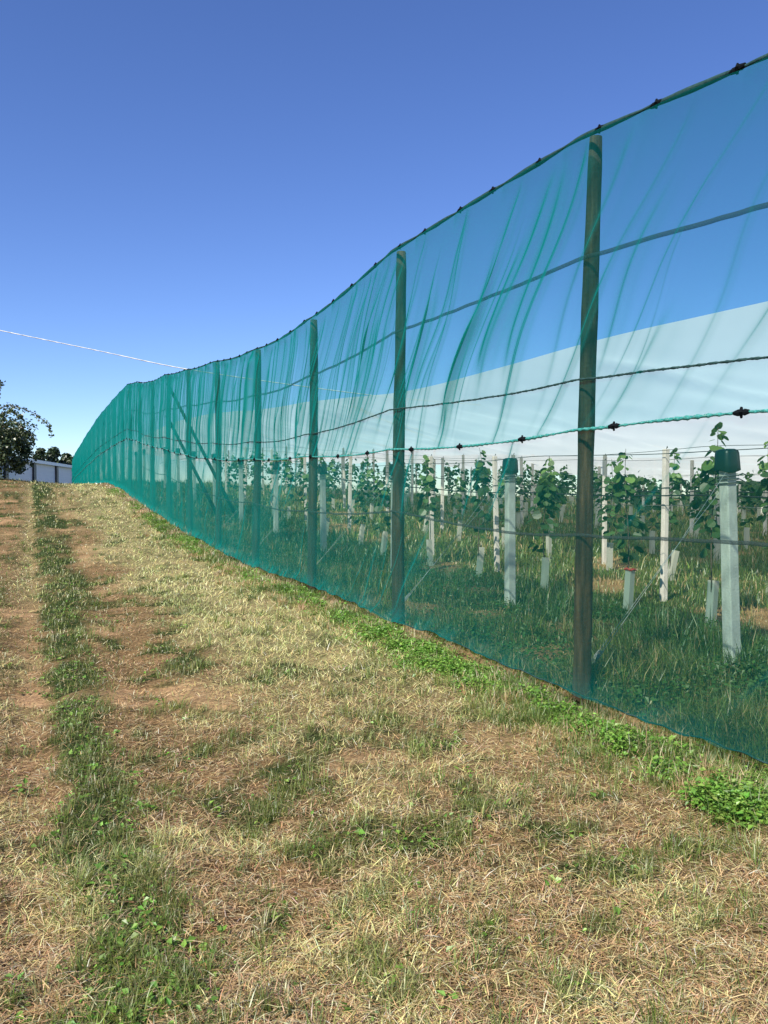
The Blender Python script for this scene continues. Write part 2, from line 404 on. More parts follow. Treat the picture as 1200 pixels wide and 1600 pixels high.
def build_open_grass():
    # cut straw lying on the ground
    x, y = sample_out(330000, 1.9, 58, 1.45)
    a, g, p, soil, fence, n1, n2 = zones(x, y)
    dens = (1 - .75 * soil) * (1 - .55 * g) * (.55 + .45 * sstep(.3, .6, fbm(x * 6, y * 6, 55, 2)))
    k = RNG.random(len(x)) < dens * .9
    x, y, a, g, p, soil, n2 = [t[k] for t in (x, y, a, g, p, soil, n2)]; n = len(x)
    z = ground_z(x, y) + np.abs(RNG.normal(0, .012, n)) + .002
    L = RNG.uniform(.028, .088, n) * (1 + .014 * y) * (1 + .4 * p); W = np.maximum(RNG.uniform(.0016, .0044, n), .00062 * y * RNG.uniform(.6, 1.3, n))
    lean = RNG.normal(1.50, .14, n).clip(1.0, 1.72) - p * RNG.uniform(0, .45, n)
    c = np.where((RNG.random(n) < .5)[:, None], STRAW[None], BROWN[None] * .95)
    c = np.where((RNG.random(n) < p * .92)[:, None], PALE[None] * np.array([[1.12, 1.1, .95]]), c)
    c = np.where((RNG.random(n) < .10)[:, None], np.array([[.10, .07, .042]]), c)
    c = np.where((RNG.random(n) < .09)[:, None], np.array([[.70, .62, .42]]), c)
    c = np.where((RNG.random(n) < .5 * g)[:, None], np.array([[.15, .16, .06]]), c)
    tag(blades('straw', np.stack([x, y, z], 1), L, W, lean, RNG.uniform(0, 6.28, n), jitter(c, n, .24), curl=.10), 'dry cut straw lying over the mown slope', 'straw', kind='stuff')
    # short living grass
    x, y = sample_out(560000, 1.9, 56, 1.45)
    a, g, p, soil, fence, n1, n2 = zones(x, y)
    clump = sstep(.42, .62, fbm(x * 9, y * 9, 81, 2))
    pr = (.80 * g * (.3 + .7 * clump) + .16 * p + .10 * clump * (1 - soil) + .38 * fence * (1 - .6 * soil)) * (1 - .5 * soil)
    k = RNG.random(len(x)) < pr
    x, y, a, g, p, n2, clump = [t[k] for t in (x, y, a, g, p, n2, clump)]; n = len(x)
    z = ground_z(x, y) - .006
    L = RNG.uniform(.03, .085, n) * (1 + .012 * y) * (.8 + .5 * clump); W = np.maximum(RNG.uniform(.0016, .0036, n), .0006 * y * RNG.uniform(.7, 1.3, n))
    lean = RNG.uniform(.2, 1.25, n)
    c = np.where((RNG.random(n) < .45)[:, None], np.array([[.095, .14, .022]]), np.array([[.17, .20, .036]]))
    c = np.where((RNG.random(n) < .25)[:, None], np.array([[.20, .20, .08]]), c)
    c = np.where((RNG.random(n) < p * .8)[:, None], np.array([[.44, .46, .17]]), c)
    tag(blades('mown_grass', np.stack([x, y, z], 1), L, W, lean, RNG.uniform(0, 6.28, n), jitter(c, n)), 'short green grass in strips and patches among straw', 'grass', kind='stuff')
    # taller tufts, thickest towards the foot of the net
    m = 2600
    cx, cy = sample_out(m, 2.2, 34, 1.3, amax=4.10)
    a, g, p, soil, fence, n1, n2 = zones(cx, cy)
    k = RNG.random(len(cx)) < np.clip(.05 + .25 * g + .20 * p + .85 * fence, 0, 1)
    cx, cy, ff, pp = cx[k], cy[k], fence[k], p[k]
    per = 26; n = len(cx) * per
    ang = RNG.uniform(0, 6.28, n); rr = np.abs(RNG.normal(0, .035, n)) * (1 + .02 * np.repeat(cy, per))
    x = np.repeat(cx, per) + rr * np.cos(ang); y = np.repeat(cy, per) + rr * np.sin(ang)
    sz = np.repeat(RNG.uniform(.6, 1.25, len(cx)), per)
    L = RNG.uniform(.06, .16, n) * sz; W = np.maximum(RNG.uniform(.002, .0046, n), .0006 * y)
    tone = np.repeat(RNG.random(len(cx)), per)
    c = np.where((tone < .45)[:, None], np.array([[.11, .165, .03]]), np.array([[.19, .24, .05]]))
    c = np.where((tone > .82)[:, None], np.array([[.36, .33, .16]]), c)
    tag(blades('grass_tufts', np.stack([x, y, ground_z(x, y) - .01], 1), L, W, RNG.uniform(.1, .95, n), ang, jitter(c, n)), 'taller tufts of grass scattered over the slope', 'grass', kind='stuff')
    # rough fringe of grass along the foot of the net
    m = 5600
    cy = 2.6 + RNG.random(m) ** 2.1 * 24; aa = 4.14 - np.abs(RNG.normal(0, .50, m)); cx = aa - KB * cy
    nz = fbm(cx * 1.4, cy * 1.4, 95, 3)
    k = (nz + .25 * (aa - 3.7) + RNG.normal(0, .06, m) > .41) & (aa > 2.5); cx, cy = cx[k], cy[k]
    per = 24; n = len(cx) * per; ang = RNG.uniform(0, 6.28, n); rr = np.abs(RNG.normal(0, .04, n))
    x = np.repeat(cx, per) + rr * np.cos(ang); y = np.repeat(cy, per) + rr * np.sin(ang)
    sz = np.repeat(RNG.uniform(.55, 1.3, len(cx)), per); tone = np.repeat(fbm(cx * 2.3, cy * 2.3, 97, 2) + RNG.normal(0, .07, len(cx)), per)
    c = np.where((tone < .5)[:, None], np.array([[.09, .15, .025]]), np.array([[.19, .25, .055]]))
    c = np.where((tone > .60)[:, None], np.array([[.46, .33, .16]]), c)
    tag(blades('fringe_grass', np.stack([x, y, ground_z(x, y) - .01], 1), RNG.uniform(.05, .16, n) * sz, np.maximum(RNG.uniform(.0022, .005, n), .0006 * y), RNG.uniform(.15, 1.25, n), ang, jitter(c, n)), 'rough green and golden grass fringing the foot of the net', 'grass', kind='stuff')
    # dry stalks along the foot of the net
    n = 15000
    y = RNG.uniform(1.8, 2.5, n) + RNG.random(n) ** 1.6 * 40; aa = RNG.normal(3.90, .20, n)
    x = aa - KB * y
    k = (fbm(x * 1.3, y * 1.3, 91, 2) > .44) & (aa < 4.14); x, y = x[k], y[k]; n = len(x)
    c = jitter(np.where((RNG.random(n) < .6)[:, None], np.array([[.34, .24, .13]]), np.array([[.42, .36, .2]])), n)
    tag(blades('dry_stalks', np.stack([x, y, ground_z(x, y)], 1), RNG.uniform(.06, .2, n), np.maximum(.004, .0006 * y), RNG.uniform(.2, 1.4, n), RNG.uniform(0, 6.28, n), c), 'dry brown stalks along the foot of the net', 'dry grass', kind='stuff')
build_open_grass()

def leafbatch(name, T, faces, P, nrm, yaw, size, colors, matname, parent=None):
    """copies of a leaf outline T (k,3) lying in XY, turned so that +Z points along nrm"""
    n = len(P); k = len(T)
    nrm = nrm / (np.linalg.norm(nrm, axis=1)[:, None] + 1e-9)
    t = np.stack([np.cos(yaw), np.sin(yaw), np.zeros(n)], 1)
    t = t - nrm * (t * nrm).sum(1)[:, None]; t /= np.linalg.norm(t, axis=1)[:, None] + 1e-9
    b = np.cross(nrm, t)
    v = P[:, None] + size[:, None, None] * (T[None, :, 0:1] * t[:, None] + T[None, :, 1:2] * b[:, None] + T[None, :, 2:3] * nrm[:, None])
    off = np.arange(n)[:, None, None] * k
    fs = [(np.asarray(f)[None] + off).reshape(-1, np.asarray(f).shape[1]) for f in faces]
    me = raw_mesh(name, v.reshape(-1, 3), fs, M[matname], np.repeat(colors, k, axis=0))
    return me

# a round, cupped vine leaf and a small pointed one; both folded along the midrib
ROUND = np.array([[0, 0, 0], [1, 0, -.06], [.1, .38, .06], [.52, .52, .05], [.88, .30, -.02], [.1, -.38, .06], [.52, -.52, .05], [.88, -.30, -.02]])
ROUND_F = [np.array([[0, 1, 4, 3, 2], [1, 0, 5, 6, 7]])]
SMALL = np.array([[0, 0, 0], [1, 0, -.1], [.35, .33, .10], [.35, -.33, .10]])
SMALL_F = [np.array([[0, 1, 2], [1, 0, 3]])]

def build_weeds():
    n = 30000
    cy = 2.4 + RNG.random(n) ** 1.9 * 34; aa = RNG.normal(3.82, .18, n) - .45 * RNG.random(n) ** 2 * sstep(12, 6, cy)
    cx = aa - KB * cy
    nz = fbm(cx * 1.1, cy * 1.1, 61, 3)
    k = (nz + RNG.normal(0, .05, n) > .43 - .03 * sstep(6, 10, cy) + .10 * sstep(17, 24, cy) + .25 * np.abs(aa - 3.75) * (vnoise(cx * 3, cy * 3, 12) + .3)) & (aa < 4.08)
    cx, cy = cx[k], cy[k]
    # the round clump at the right edge and a few low ones in the track
    for (X, Y, r, m) in ((1.72, 3.98, .13, 330), (1.62, 4.1, .09, 120), (2.02, 4.0, .16, 350), (1.80, 4.25, .10, 140), (1.35, 5.3, .14, 120), (1.18, 5.45, .10, 80), (1.75, 5.0, .13, 150), (2.0, 4.55, .15, 200), (1.58, 5.15, .20, 300)):
        rr = r * np.sqrt(RNG.random(m)); t = RNG.uniform(0, 6.28, m)
        cx = np.concatenate([cx, X + rr * np.cos(t)]); cy = np.concatenate([cy, Y + rr * np.sin(t)])
    for Y in (4.6, 5.1, 5.6, 6.2, 6.7, 7.3, 7.7, 8.5, 9.2):
        for q in range(6):
            yy = Y + random.uniform(-.3, .3); aq = random.uniform(3.45, 4.0); r = random.uniform(.05, .15); m = int(2600 * r * r) + 25
            rr = r * np.abs(RNG.normal(0, .6, m)); t = RNG.uniform(0, 6.28, m)
            cx = np.concatenate([cx, aq - KB * yy + rr * np.cos(t)]); cy = np.concatenate([cy, yy + rr * np.sin(t)])
    m = 2600
    sx, sy = sample_out(m * 4, 2.0, 26, 1.4, amax=3.9)
    aa_, g_, p_, s_, f_, n1_, n2_ = zones(sx, sy)
    kk = RNG.random(len(sx)) < (.9 * g_ * sstep(.42, .56, fbm(sx * 4, sy * 4, 66, 2)) * (np.abs(aa_ - .35) < .4) + .2 * g_ + .012 + .35 * f_ * sstep(.5, .6, fbm(sx * 2, sy * 2, 68, 2)))
    low0 = len(cx); cx = np.concatenate([cx, sx[kk]]); cy = np.concatenate([cy, sy[kk]])
    n = len(cx); per = 6
    x = np.repeat(cx, per) + RNG.normal(0, .035, n * per); y = np.repeat(cy, per) + RNG.normal(0, .035, n * per)
    hmax = np.where(np.arange(n) < low0, .03 + .11 * fbm(cx * 3, cy * 3, 67, 2), .04)
    hh = np.repeat(hmax * RNG.uniform(.25, 1, n), per) * RNG.uniform(.4, 1.2, n * per)
    P = np.stack([x, y, ground_z(x, y) + hh], 1)
    nr = np.stack([RNG.normal(0, .45, n * per), RNG.normal(0, .45, n * per), np.ones(n * per)], 1)
    c = np.where((RNG.random(n * per) < .6)[:, None], np.array([[.125, .26, .035]]), np.array([[.20, .34, .06]]))
    sz = np.repeat(RNG.uniform(.6, 1.5, n), per) * RNG.uniform(.012, .032, n * per) * (1 + .014 * y)
    me = leafbatch('weeds', SMALL, SMALL_F, P, nr, RNG.uniform(0, 6.28, n * per), sz, jitter(c, n * per, .2), 'leaf')
    tag(link('weeds', me), 'bright green low weeds along the foot of the net', 'weeds', kind='stuff')
build_weeds()

def build_orchard_grass():
    n = 330000
    e = 1 - 1.35; u = RNG.random(n); y0, y1 = 3.2, 48
    y = (y0 ** e + u * (y1 ** e - y0 ** e)) ** (1 / e)
    aa = 4.22 + 26 * RNG.random(n) ** 1.7; x = aa - KB * y
    k = (x < .50 * y + .6) & (RNG.random(n) < .9); x, y, aa = x[k], y[k], aa[k]
    dry = sstep(.61, .69, fbm(x * .9, y * .9, 71, 3)); tall = fbm(x * 1.4, y * 1.4, 72, 3)
    k = RNG.random(len(x)) < (1 - .45 * dry); x, y, aa, dry, tall = [t[k] for t in (x, y, aa, dry, tall)]; n = len(x)
    far = np.maximum(1, .13 * y)
    L = RNG.uniform(.07, .24, n) * (.45 + 1.1 * sstep(.35, .7, tall)) * (1 - .55 * dry) * np.minimum(1.35, 1 + .015 * y)
    W = np.maximum(RNG.uniform(.003, .0065, n), .0009 * y * RNG.uniform(.6, 1.4, n))
    c = np.where((RNG.random(n) < .6)[:, None], np.array([[.075, .125, .020]]), np.array([[.16, .21, .036]]))
    c = np.where((RNG.random(n) < .12 + .7 * dry)[:, None], np.array([[.40, .29, .13]]), c)
    tag(blades('orchard_grass', np.stack([x, y, ground_z(x, y) - .01], 1), L, W, RNG.uniform(.1, 1.15, n), RNG.uniform(0, 6.28, n), jitter(c, n, .22)), 'long lush green grass between the vine posts', 'grass', kind='stuff')
    # broad weeds in the shade of the net
    m = 5200
    y = 3.3 + RNG.random(m) ** 1.6 * 22; aa = 4.25 + 3.2 * RNG.random(m) ** 1.3; x = aa - KB * y
    k = fbm(x * 1.5, y * 1.5, 77, 2) > .50; x, y = np.repeat(x[k], 5), np.repeat(y[k], 5); n = len(x)
    x = x + RNG.normal(0, .05, n); y = y + RNG.normal(0, .05, n)
    P = np.stack([x, y, ground_z(x, y) + RNG.uniform(.02, .16, n)], 1)
    nr = np.stack([RNG.normal(0, .5, n), RNG.normal(0, .5, n), np.ones(n)], 1)
    c = jitter(np.tile(np.array([[.07, .15, .03]]), (n, 1)), n)
    me = leafbatch('broad_weeds', SMALL, SMALL_F, P, nr, RNG.uniform(0, 6.28, n), RNG.uniform(.03, .06, n), c, 'leaf')
    tag(link('broad_weeds', me), 'leafy weeds growing just inside the net', 'weeds', kind='stuff')
build_orchard_grass()

# ------------------------------------------------------------------ the windbreak fence
PY = [-.02, 3.06, 6.16, 9.28, 12.1, 15.06, 18.16, 21.4, 24.5, 27.7, 30.8, 33.8, 36.5, 39.9, 42.6, 45.6, 49.2, 52.8, 56.7, 60.4, 64, 67.6, 71.4, 77]
TOP = curve([-.02, 3.06, 6.16, 9.28, 12.1, 15.06, 18.16, 21.4, 24.5, 27.7, 30.8, 33.8, 36.5, 39.9, 42, 45.6, 49.2, 52.8, 56.7, 64, 71.4, 77],
            np.array([1.9, 2.20, 2.58, 2.66, 2.49, 2.56, 2.85, 3.15, 3.47, 3.70, 4.10, 4.40, 4.44, 4.45, 4.43, 4.42, 4.35, 4.2, 4.09, 3.75, 3.45, 3.0]) + EYE)
# depth of each rope below the top edge
DA = curve([0, 4.65, 6.16, 9.28, 12.1, 15, 18.2, 21.4, 24.5, 40, 77], [.80, .79, .86, .89, .80, .80, .85, .90, 1.0, .95, .9])
DB = curve([0, 4.65, 6.16, 9.28, 12.1, 15, 18.2, 21.4, 24.5, 27.7, 40, 77], [1.6, 1.63, 1.75, 1.74, 1.64, 1.63, 1.755, 1.80, 1.82, 1.8, 1.8, 1.75])
DC = curve([0, 4.65, 6.16, 9.28, 12.1, 15, 18.2, 21.4, 24.5, 27.7, 30.8, 40, 77], [1.85, 1.93, 2.12, 2.18, 1.96, 1.94, 2.09, 2.15, 2.16, 2.1, 2.15, 2.2, 2.1])
DD = curve([0, 4.65, 6.16, 9.28, 12.1, 15, 18.2, 21.4, 24.5, 40, 77], [2.55, 2.66, 2.89, 2.87, 2.75, 2.74, 2.91, 2.93, 2.94, 3.0, 2.9])
PYA = np.array(PY)

def sag(y):
    """0 at posts, 1 midway"""
    i = np.clip(np.searchsorted(PYA, y) - 1, 0, len(PYA) - 2)
    t = np.clip((y - PYA[i]) / (PYA[i + 1] - PYA[i]), 0, 1)
    return 4 * t * (1 - t)

def fence_pt(y, z, out=.105):
    y = np.asarray(y, float)
    return np.stack([KA - KB * y - U[0] * out, y - U[1] * out, np.broadcast_to(z, y.shape)], -1)

fence = empty('windbreak_fence', (KA - KB * 9.28, 9.28, float(FZ(9.28))))
tag(fence, 'tall teal netting windbreak fence on weathered round wooden posts climbing the slope', 'fence')
FI = Vector(fence.location)
def fbuild(mb, name, m, smooth=False):
    o = mb.build(name, m, None, smooth)
    o.data.transform(Matrix.Translation(-FI)); o.parent = fence
    return o

# posts
lean_top = {2: .15, 3: .05, 4: .08, 5: .24, 6: .03, 7: .03, 8: .05}
for i, y in enumerate(PY):
    zb = float(ground_z(KA - KB * y, y)) - .25; zt = float(TOP(y)) + .02
    lx = lean_top.get(i, random.uniform(-.06, .08)); H = zt - zb - .25
    seg = 12; n = 22
    t = np.linspace(0, 1, n); hgt = zb + t * (zt - zb)
    r0 = random.uniform(.070, .076); r1 = random.uniform(.053, .058)
    pts = np.stack([KA - KB * y + .010 * np.sin(t * 5 + i), np.full(n, y) + .01 * np.sin(t * 4 + 2 * i), hgt], 1) - V[None] * (lx * (t - .5))[:, None]
    rad = r0 + (r1 - r0) * t + np.array([random.uniform(-.003, .003) for _ in range(n)])
    rad[-1] = rad[-2] * .86
    kn = random.randint(6, 15); rad[kn] += .006
    mb = MB(); mb.tube(pts, rad, seg)
    fbuild(mb, 'post', M['wood'], smooth=True)
# two leaning struts behind the ninth post
for (z0, z1, d1, o0) in ((3.25, -1.0, 2.1, -.02), (2.3, -1.0, 1.55, -.05)):
    y = 24.5; b = np.array([KA - KB * y, y, 0])
    p0 = b + U * o0 + V * .1 + np.array([0, 0, z0 + EYE]); p1 = b + U * d1 + V * .1
    p1[2] = float(ground_z(p1[0], p1[1])) - .1
    mb = MB(); mb.tube([p0, (p0 + p1) / 2, p1], [.045, .05, .055], 10)
    fbuild(mb, 'brace', M['wood'], smooth=True)

# the netting, one cloth above the seam and one below
def yspace():
    s = []
    for (a, b, d) in ((-.02, 3.0, .06), (3.0, 13.2, .0105), (13.2, 22, .02), (22, 34, .04), (34, 50, .09), (50, 77, .18)):
        s.append(np.arange(a, b, d))
    return np.concatenate(s + [np.array([77.0])])
YS = yspace()
ALONG = YS * math.hypot(1, KB)

def fold_set(kind):
    out = []
    for i in range(1, len(PY) - 1):
        y0, y1 = PY[i], PY[i + 1]
        if kind == 'up':
            cnt = 11 if i == 1 else (22 if i == 2 else (24 if i < 6 else 16))
        else:
            cnt = 3 if i == 1 else 5
        for _ in range(cnt):
            y = random.uniform(y0, y1)
            out.append((y, i))
    return out

def folds(kind, S, W):
    """S along (m), W 0..1 up the cloth; returns outward displacement"""
    D = np.zeros_like(S); G = np.zeros_like(S)
    k = math.hypot(1, KB)
    for (y, i) in fold_set(kind):
        s0 = y * k
        if kind == 'up':
            c = random.uniform(.02, .40); ln = random.uniform(.2, .75) * (1.35 if i > 4 else 1); w = random.choice([random.uniform(.014, .03), random.uniform(.03, .07)]) * (1.0 if i < 5 else 1.4)
            amp = min(.075, w * random.uniform(.9, 2.0)) * (.8 if i == 1 else 1); sl = -random.uniform(.55, .85) * (1 if i < 4 else .55)
            c0 = c + ln * .5
        else:
            c0 = random.choice([.2, .3, .8, .85]); ln = random.uniform(.15, .4); w = random.uniform(.015, .035); amp = random.uniform(.015, .05); sl = -random.uniform(.2, .9)
        lo, hi = s0 - 3, s0 + 3
        j0, j1 = np.searchsorted(S[:, S.shape[1] // 2], [lo, hi])
        s = S[j0:j1]; v = W[j0:j1]
        x = (s - s0 - sl * 2.1 * (v - c0) + .05 * np.sin(v * 9 + s0)) / w
        e = np.exp(-((v - c0) / (ln * .75)) ** 4)
        G[j0:j1] += random.uniform(.8, 4.2) * (.55 if i == 1 else 1) * e * np.exp(-(x / 2.4) ** 2) * (sstep(1.02, .9, v) if kind == 'up' else .7)
        D[j0:j1] += .45 * amp * e * np.exp(-x * x) * (sstep(1.0, .88, v) if kind == 'up' else 1)
    return D, G

def cloth(name, kind, rows, m):
    w = np.linspace(0, 1, rows)
    S, Wv = np.meshgrid(ALONG, w, indexing='ij')
    shear = np.where(YS < 13, -.70, -.38)
    shear = np.convolve(np.pad(shear, 60, mode='edge'), np.ones(121) / 121, 'valid')[:, None]
    S = np.clip(S + shear * 2.1 * (Wv - .5), ALONG[0], ALONG[-1]); YM = S / math.hypot(1, KB); Yv = YM
    sg = sag(YM)
    top = TOP(YM) - .035 * sg; seam = TOP(YM) - DC(YM) - .03 * sg
    if kind == 'up':
        z0, z1 = seam, top
    else:
        gz = ground_z(KA - KB * YM, YM)
        z0 = gz + .085 + .05 * sstep(22, 10, YM) + .08 * (vnoise(S * .8, S * 0, 8) - .5); z1 = seam
    Z = z0 + (z1 - z0) * Wv
    bulge = np.sin(math.pi * Wv)
    D = .105 + bulge * (.06 * (fbm(S * .55, Wv * 1.5, 13, 3) - .5) + .03 * sg) + .010 * (fbm(S * 2, Wv * 4, 14, 2) - .5)
    if kind == 'up':
        clip = np.abs(np.sin(S * math.pi / .86)) ** .7            # slack between clips
        D = D + .03 * clip * np.exp(-((1 - Wv) / .05) ** 2) + .02 * clip * np.exp(-(Wv / .05) ** 2)
        Z = Z - .022 * clip * np.exp(-((1 - Wv) / .03) ** 2) * 0
    else:
        clip = np.abs(np.sin(S * math.pi / .86)) ** .7
        D = D + .02 * clip * np.exp(-((1 - Wv) / .05) ** 2)
        pud = np.exp(-(Wv / .045) ** 2)
        D = D + pud * (.05 + .10 * (fbm(S * 3.5, Wv * 10, 19, 3) - .35))
    fd, gather = folds(kind, S, Wv)
    D = D + fd
    gather = 1 + gather + .5 * (fbm(S * .5, Wv * 3, 23, 3) - .5)
    if kind == 'low': gather = gather + (.6 * np.exp(-Wv / .10) + .9 * np.exp(-Wv / .02)) * (.5 + fbm(S * 1.5, Wv * 4, 24, 3))
    else: gather = gather + .8 * np.exp(-(1 - Wv) / .05)
    gc = np.repeat(gather.reshape(-1, 1), 3, axis=1)
    P = np.stack([KA - KB * Yv - U[0] * D, Yv - U[1] * D, Z], -1).reshape(-1, 3)
    ny = len(YS)
    i = np.arange(ny - 1)[:, None] * rows; j = np.arange(rows - 1)[None]
    f = np.stack([i + j, i + rows + j, i + rows + j + 1, i + j + 1], -1).reshape(-1, 4)
    me = raw_mesh(name, P - np.array(FI), f, m, gc, smooth=True)
    return link(name, me, fence)
cloth('netting', 'up', 64, M['net_up'])['label'] = 'upper run of teal netting with diagonal gathered folds'
cloth('netting', 'low', 52, M['net_low'])['label'] = 'lower, darker run of teal netting reaching the ground'

def rope(name, depth, rad, m, step=.04, flat=1.0, twist=0.0, out=.125, sagk=.035, wob=.006, bulgy=0.0, ymax=77):
    y = np.arange(-.02, ymax, step * 1.0)
    z = TOP(y) - depth(y) - sagk * sag(y)
    s = y * math.hypot(1, KB)
    z = z + wob * (fbm(s * 2.2, s * 0, 5, 3) - .5) * 2
    r = np.full(len(y), rad)
    if bulgy: r = rad * (1 - bulgy + 2 * bulgy * np.abs(np.sin(s * math.pi / .86)) * (.6 + .8 * vnoise(s * 1.1, s * 0, 9)))
    mb = MB(); mb.tube(fence_pt(y, z, out), r, 8, flat, twist)
    return fbuild(mb, name, m, smooth=True)
rope('rope', lambda y: y * 0 - .02, .0145, M['rope_dark'], bulgy=.35, out=.09, twist=3)['label'] = 'dark rope along the top edge of the net'
rope('strap', DA, .008, M['strap'], flat=2.0, out=.088, wob=.012)['label'] = 'upper dark strap behind the net'
rope('rope', DB, .0105, M['rope_dark'], flat=.7, twist=30, wob=.008)['label'] = 'dark rope across the middle of the upper net'
rope('rope', DC, .0125, M['rope_teal'], flat=.55, twist=38, bulgy=.3, out=.135, sagk=.03)['label'] = 'shiny teal braided rope with black clips'
rope('strap', DD, .006, M['strap'], flat=2.0, out=.088, wob=.012)['label'] = 'lower dark strap behind the net'
# wire along the foot of the net
y = np.arange(-.02, 77, .06)
mb = MB(); mb.tube(fence_pt(y, ground_z(KA - KB * y, y) + .085 + .05 * sstep(22, 10, y) + .08 * (vnoise(y * .8 * 1.0885, y * 0, 8) - .5), .15), .006, 6)
fbuild(mb, 'bottom_cord', M['rope_dark'], smooth=True)
# black clips on the top rope and on the seam
def clip_mb(p, r):
    mb = MB()
    t = np.array([-KB, 1, 0]) / math.hypot(1, KB)
    q = np.linspace(-.055, .055, 8)
    pts = np.array(p)[None] + q[:, None] * t[None]
    mb.tube(pts, r * np.array([.75, 1.0, 1.25, .95, 1.15, 1.25, 1.0, .7]), 8)
    mb.tube(np.array(p)[None] + np.array([[0, 0, .028], [-.012, -.02, 0], [0, 0, -.03]]), [.008, .012, .007], 6)
    return mb
s_step = .86 / math.hypot(1, KB)
for kk, (dep, out) in enumerate(((lambda y: y * 0 - .018, .095), (DC, .14))):
    y = 3.52 + (0 if kk == 0 else .25)
    while y < (34 if kk == 0 else 46):
        yy = y + random.uniform(-.08, .08)
        z = float(TOP(yy) - dep(np.array(yy)) - (.035 if kk == 0 else .03) * sag(np.array([yy]))[0])
        p = fence_pt(np.array(yy), z, out)
        fbuild(clip_mb(p, .016), 'clip', M['black'])
        y += (.62 if kk == 0 else 1.0)

# ------------------------------------------------------------------ orchard: concrete posts, wires, guards, vines
RZ = math.atan2(U[1], U[0])
def ab(a, y): return a - KB * y, y

def end_post():
    r = empty('concrete_post', (0, 0, 0), RZ)
    mb = MB(); mb.box((0, 0, .78), (.112, .112, 2.16), taper=.92)
    o = mb.build('post_shaft', M['concrete'], r)
    b = o.modifiers.new('b', 'BEVEL'); b.width = .010; b.segments = 2
    ang = np.linspace(0, 2 * math.pi, 16, endpoint=False)
    sq = 1 / np.maximum(np.abs(np.cos(ang)), np.abs(np.sin(ang))) ** .8
    mb = MB(); prof = [(.080, 1.70), (.082, 1.705), (.079, 1.78), (.075, 1.86), (.068, 1.885), (.045, 1.897), (.0, 1.90)]
    vv = np.concatenate([np.stack([r_ * sq * np.cos(ang), r_ * sq * np.sin(ang), np.full(16, z_) + (.012 * np.cos(2 * ang + .6) if z_ < 1.72 else 0)], 1) for r_, z_ in prof])
    i = np.arange(len(prof) - 1)[:, None] * 16; j = np.arange(16)[None]; k = (j + 1) % 16
    mb.add(vv, np.stack([i + j, i + k, i + 16 + k, i + 16 + j], -1).reshape(-1, 4))
    mb.build('cap', M['cap'], r, smooth=True)
    mb = MB()
    for z in (1.60, 1.635, 1.66):
        q = np.array([[-.062, -.062, z], [.062, -.062, z + .004], [.062, .062, z], [-.062, .062, z - .004], [-.062, -.062, z]])
        mb.tube(q, .006, 6)
    mb.tube([[.06, -.06, 1.66], [.12, -.05, 1.68], [.19, -.03, 1.66]], .005, 5)
    mb.tube([[.06, .0, 1.62], [.14, .0, 1.63], [.22, .01, 1.60]], .005, 5)
    mb.build('wire_wrap', M['wire'], r)
    return r

def line_post():
    r = empty('concrete_post', (0, 0, 0), RZ)
    mb = MB(); mb.box((0, 0, .86), (.082, .075, 2.52), taper=.9)
    o = mb.build('post_shaft', M['concrete'], r)
    b = o.modifiers.new('b', 'BEVEL'); b.width = .006; b.segments = 2
    mb = MB()
    q = np.array([[-.043, -.040, 1.58], [.043, -.040, 1.585], [.043, .040, 1.58], [-.043, .040, 1.575], [-.043, -.040, 1.58]])
    mb.tube(q, .006, 6)
    mb.build('wire_tie', M['wire'], r)
    mb = MB(); mb.tube([[0, 0, 2.10], [.02, 0, 2.16], [.035, .01, 2.14]], .006, 5)
    mb.build('wire_hook', M['wire'], r)
    return r

def guard_obj():
    r = empty('tree_guard', (0, 0, 0), 0)
    h, w, t = .50, .043, .003
    o4 = np.array([[-w, -w], [w, -w], [w, w], [-w, w]]); i4 = o4 * (1 - t / w * 1.0)
    v = np.concatenate([np.c_[o4, np.full(4, -.05)], np.c_[o4 * .97, np.full(4, h)], np.c_[i4, np.full(4, -.05)], np.c_[i4 * .97, np.full(4, h)]])
    f = []
    for k in range(4):
        n = (k + 1) % 4
        f += [[k, n, 4 + n, 4 + k], [8 + n, 8 + k, 12 + k, 12 + n], [4 + k, 4 + n, 12 + n, 12 + k]]
    mb = MB(); mb.add(v, f); mb.build('sleeve', M['guard'], r)
    mb = MB(); mb.tube([[w * .2, w * 1.25, -.1], [w * .2, w * 1.25, h * 1.06]], .009, 6); mb.build('stake', M['wood'], r)
    return r

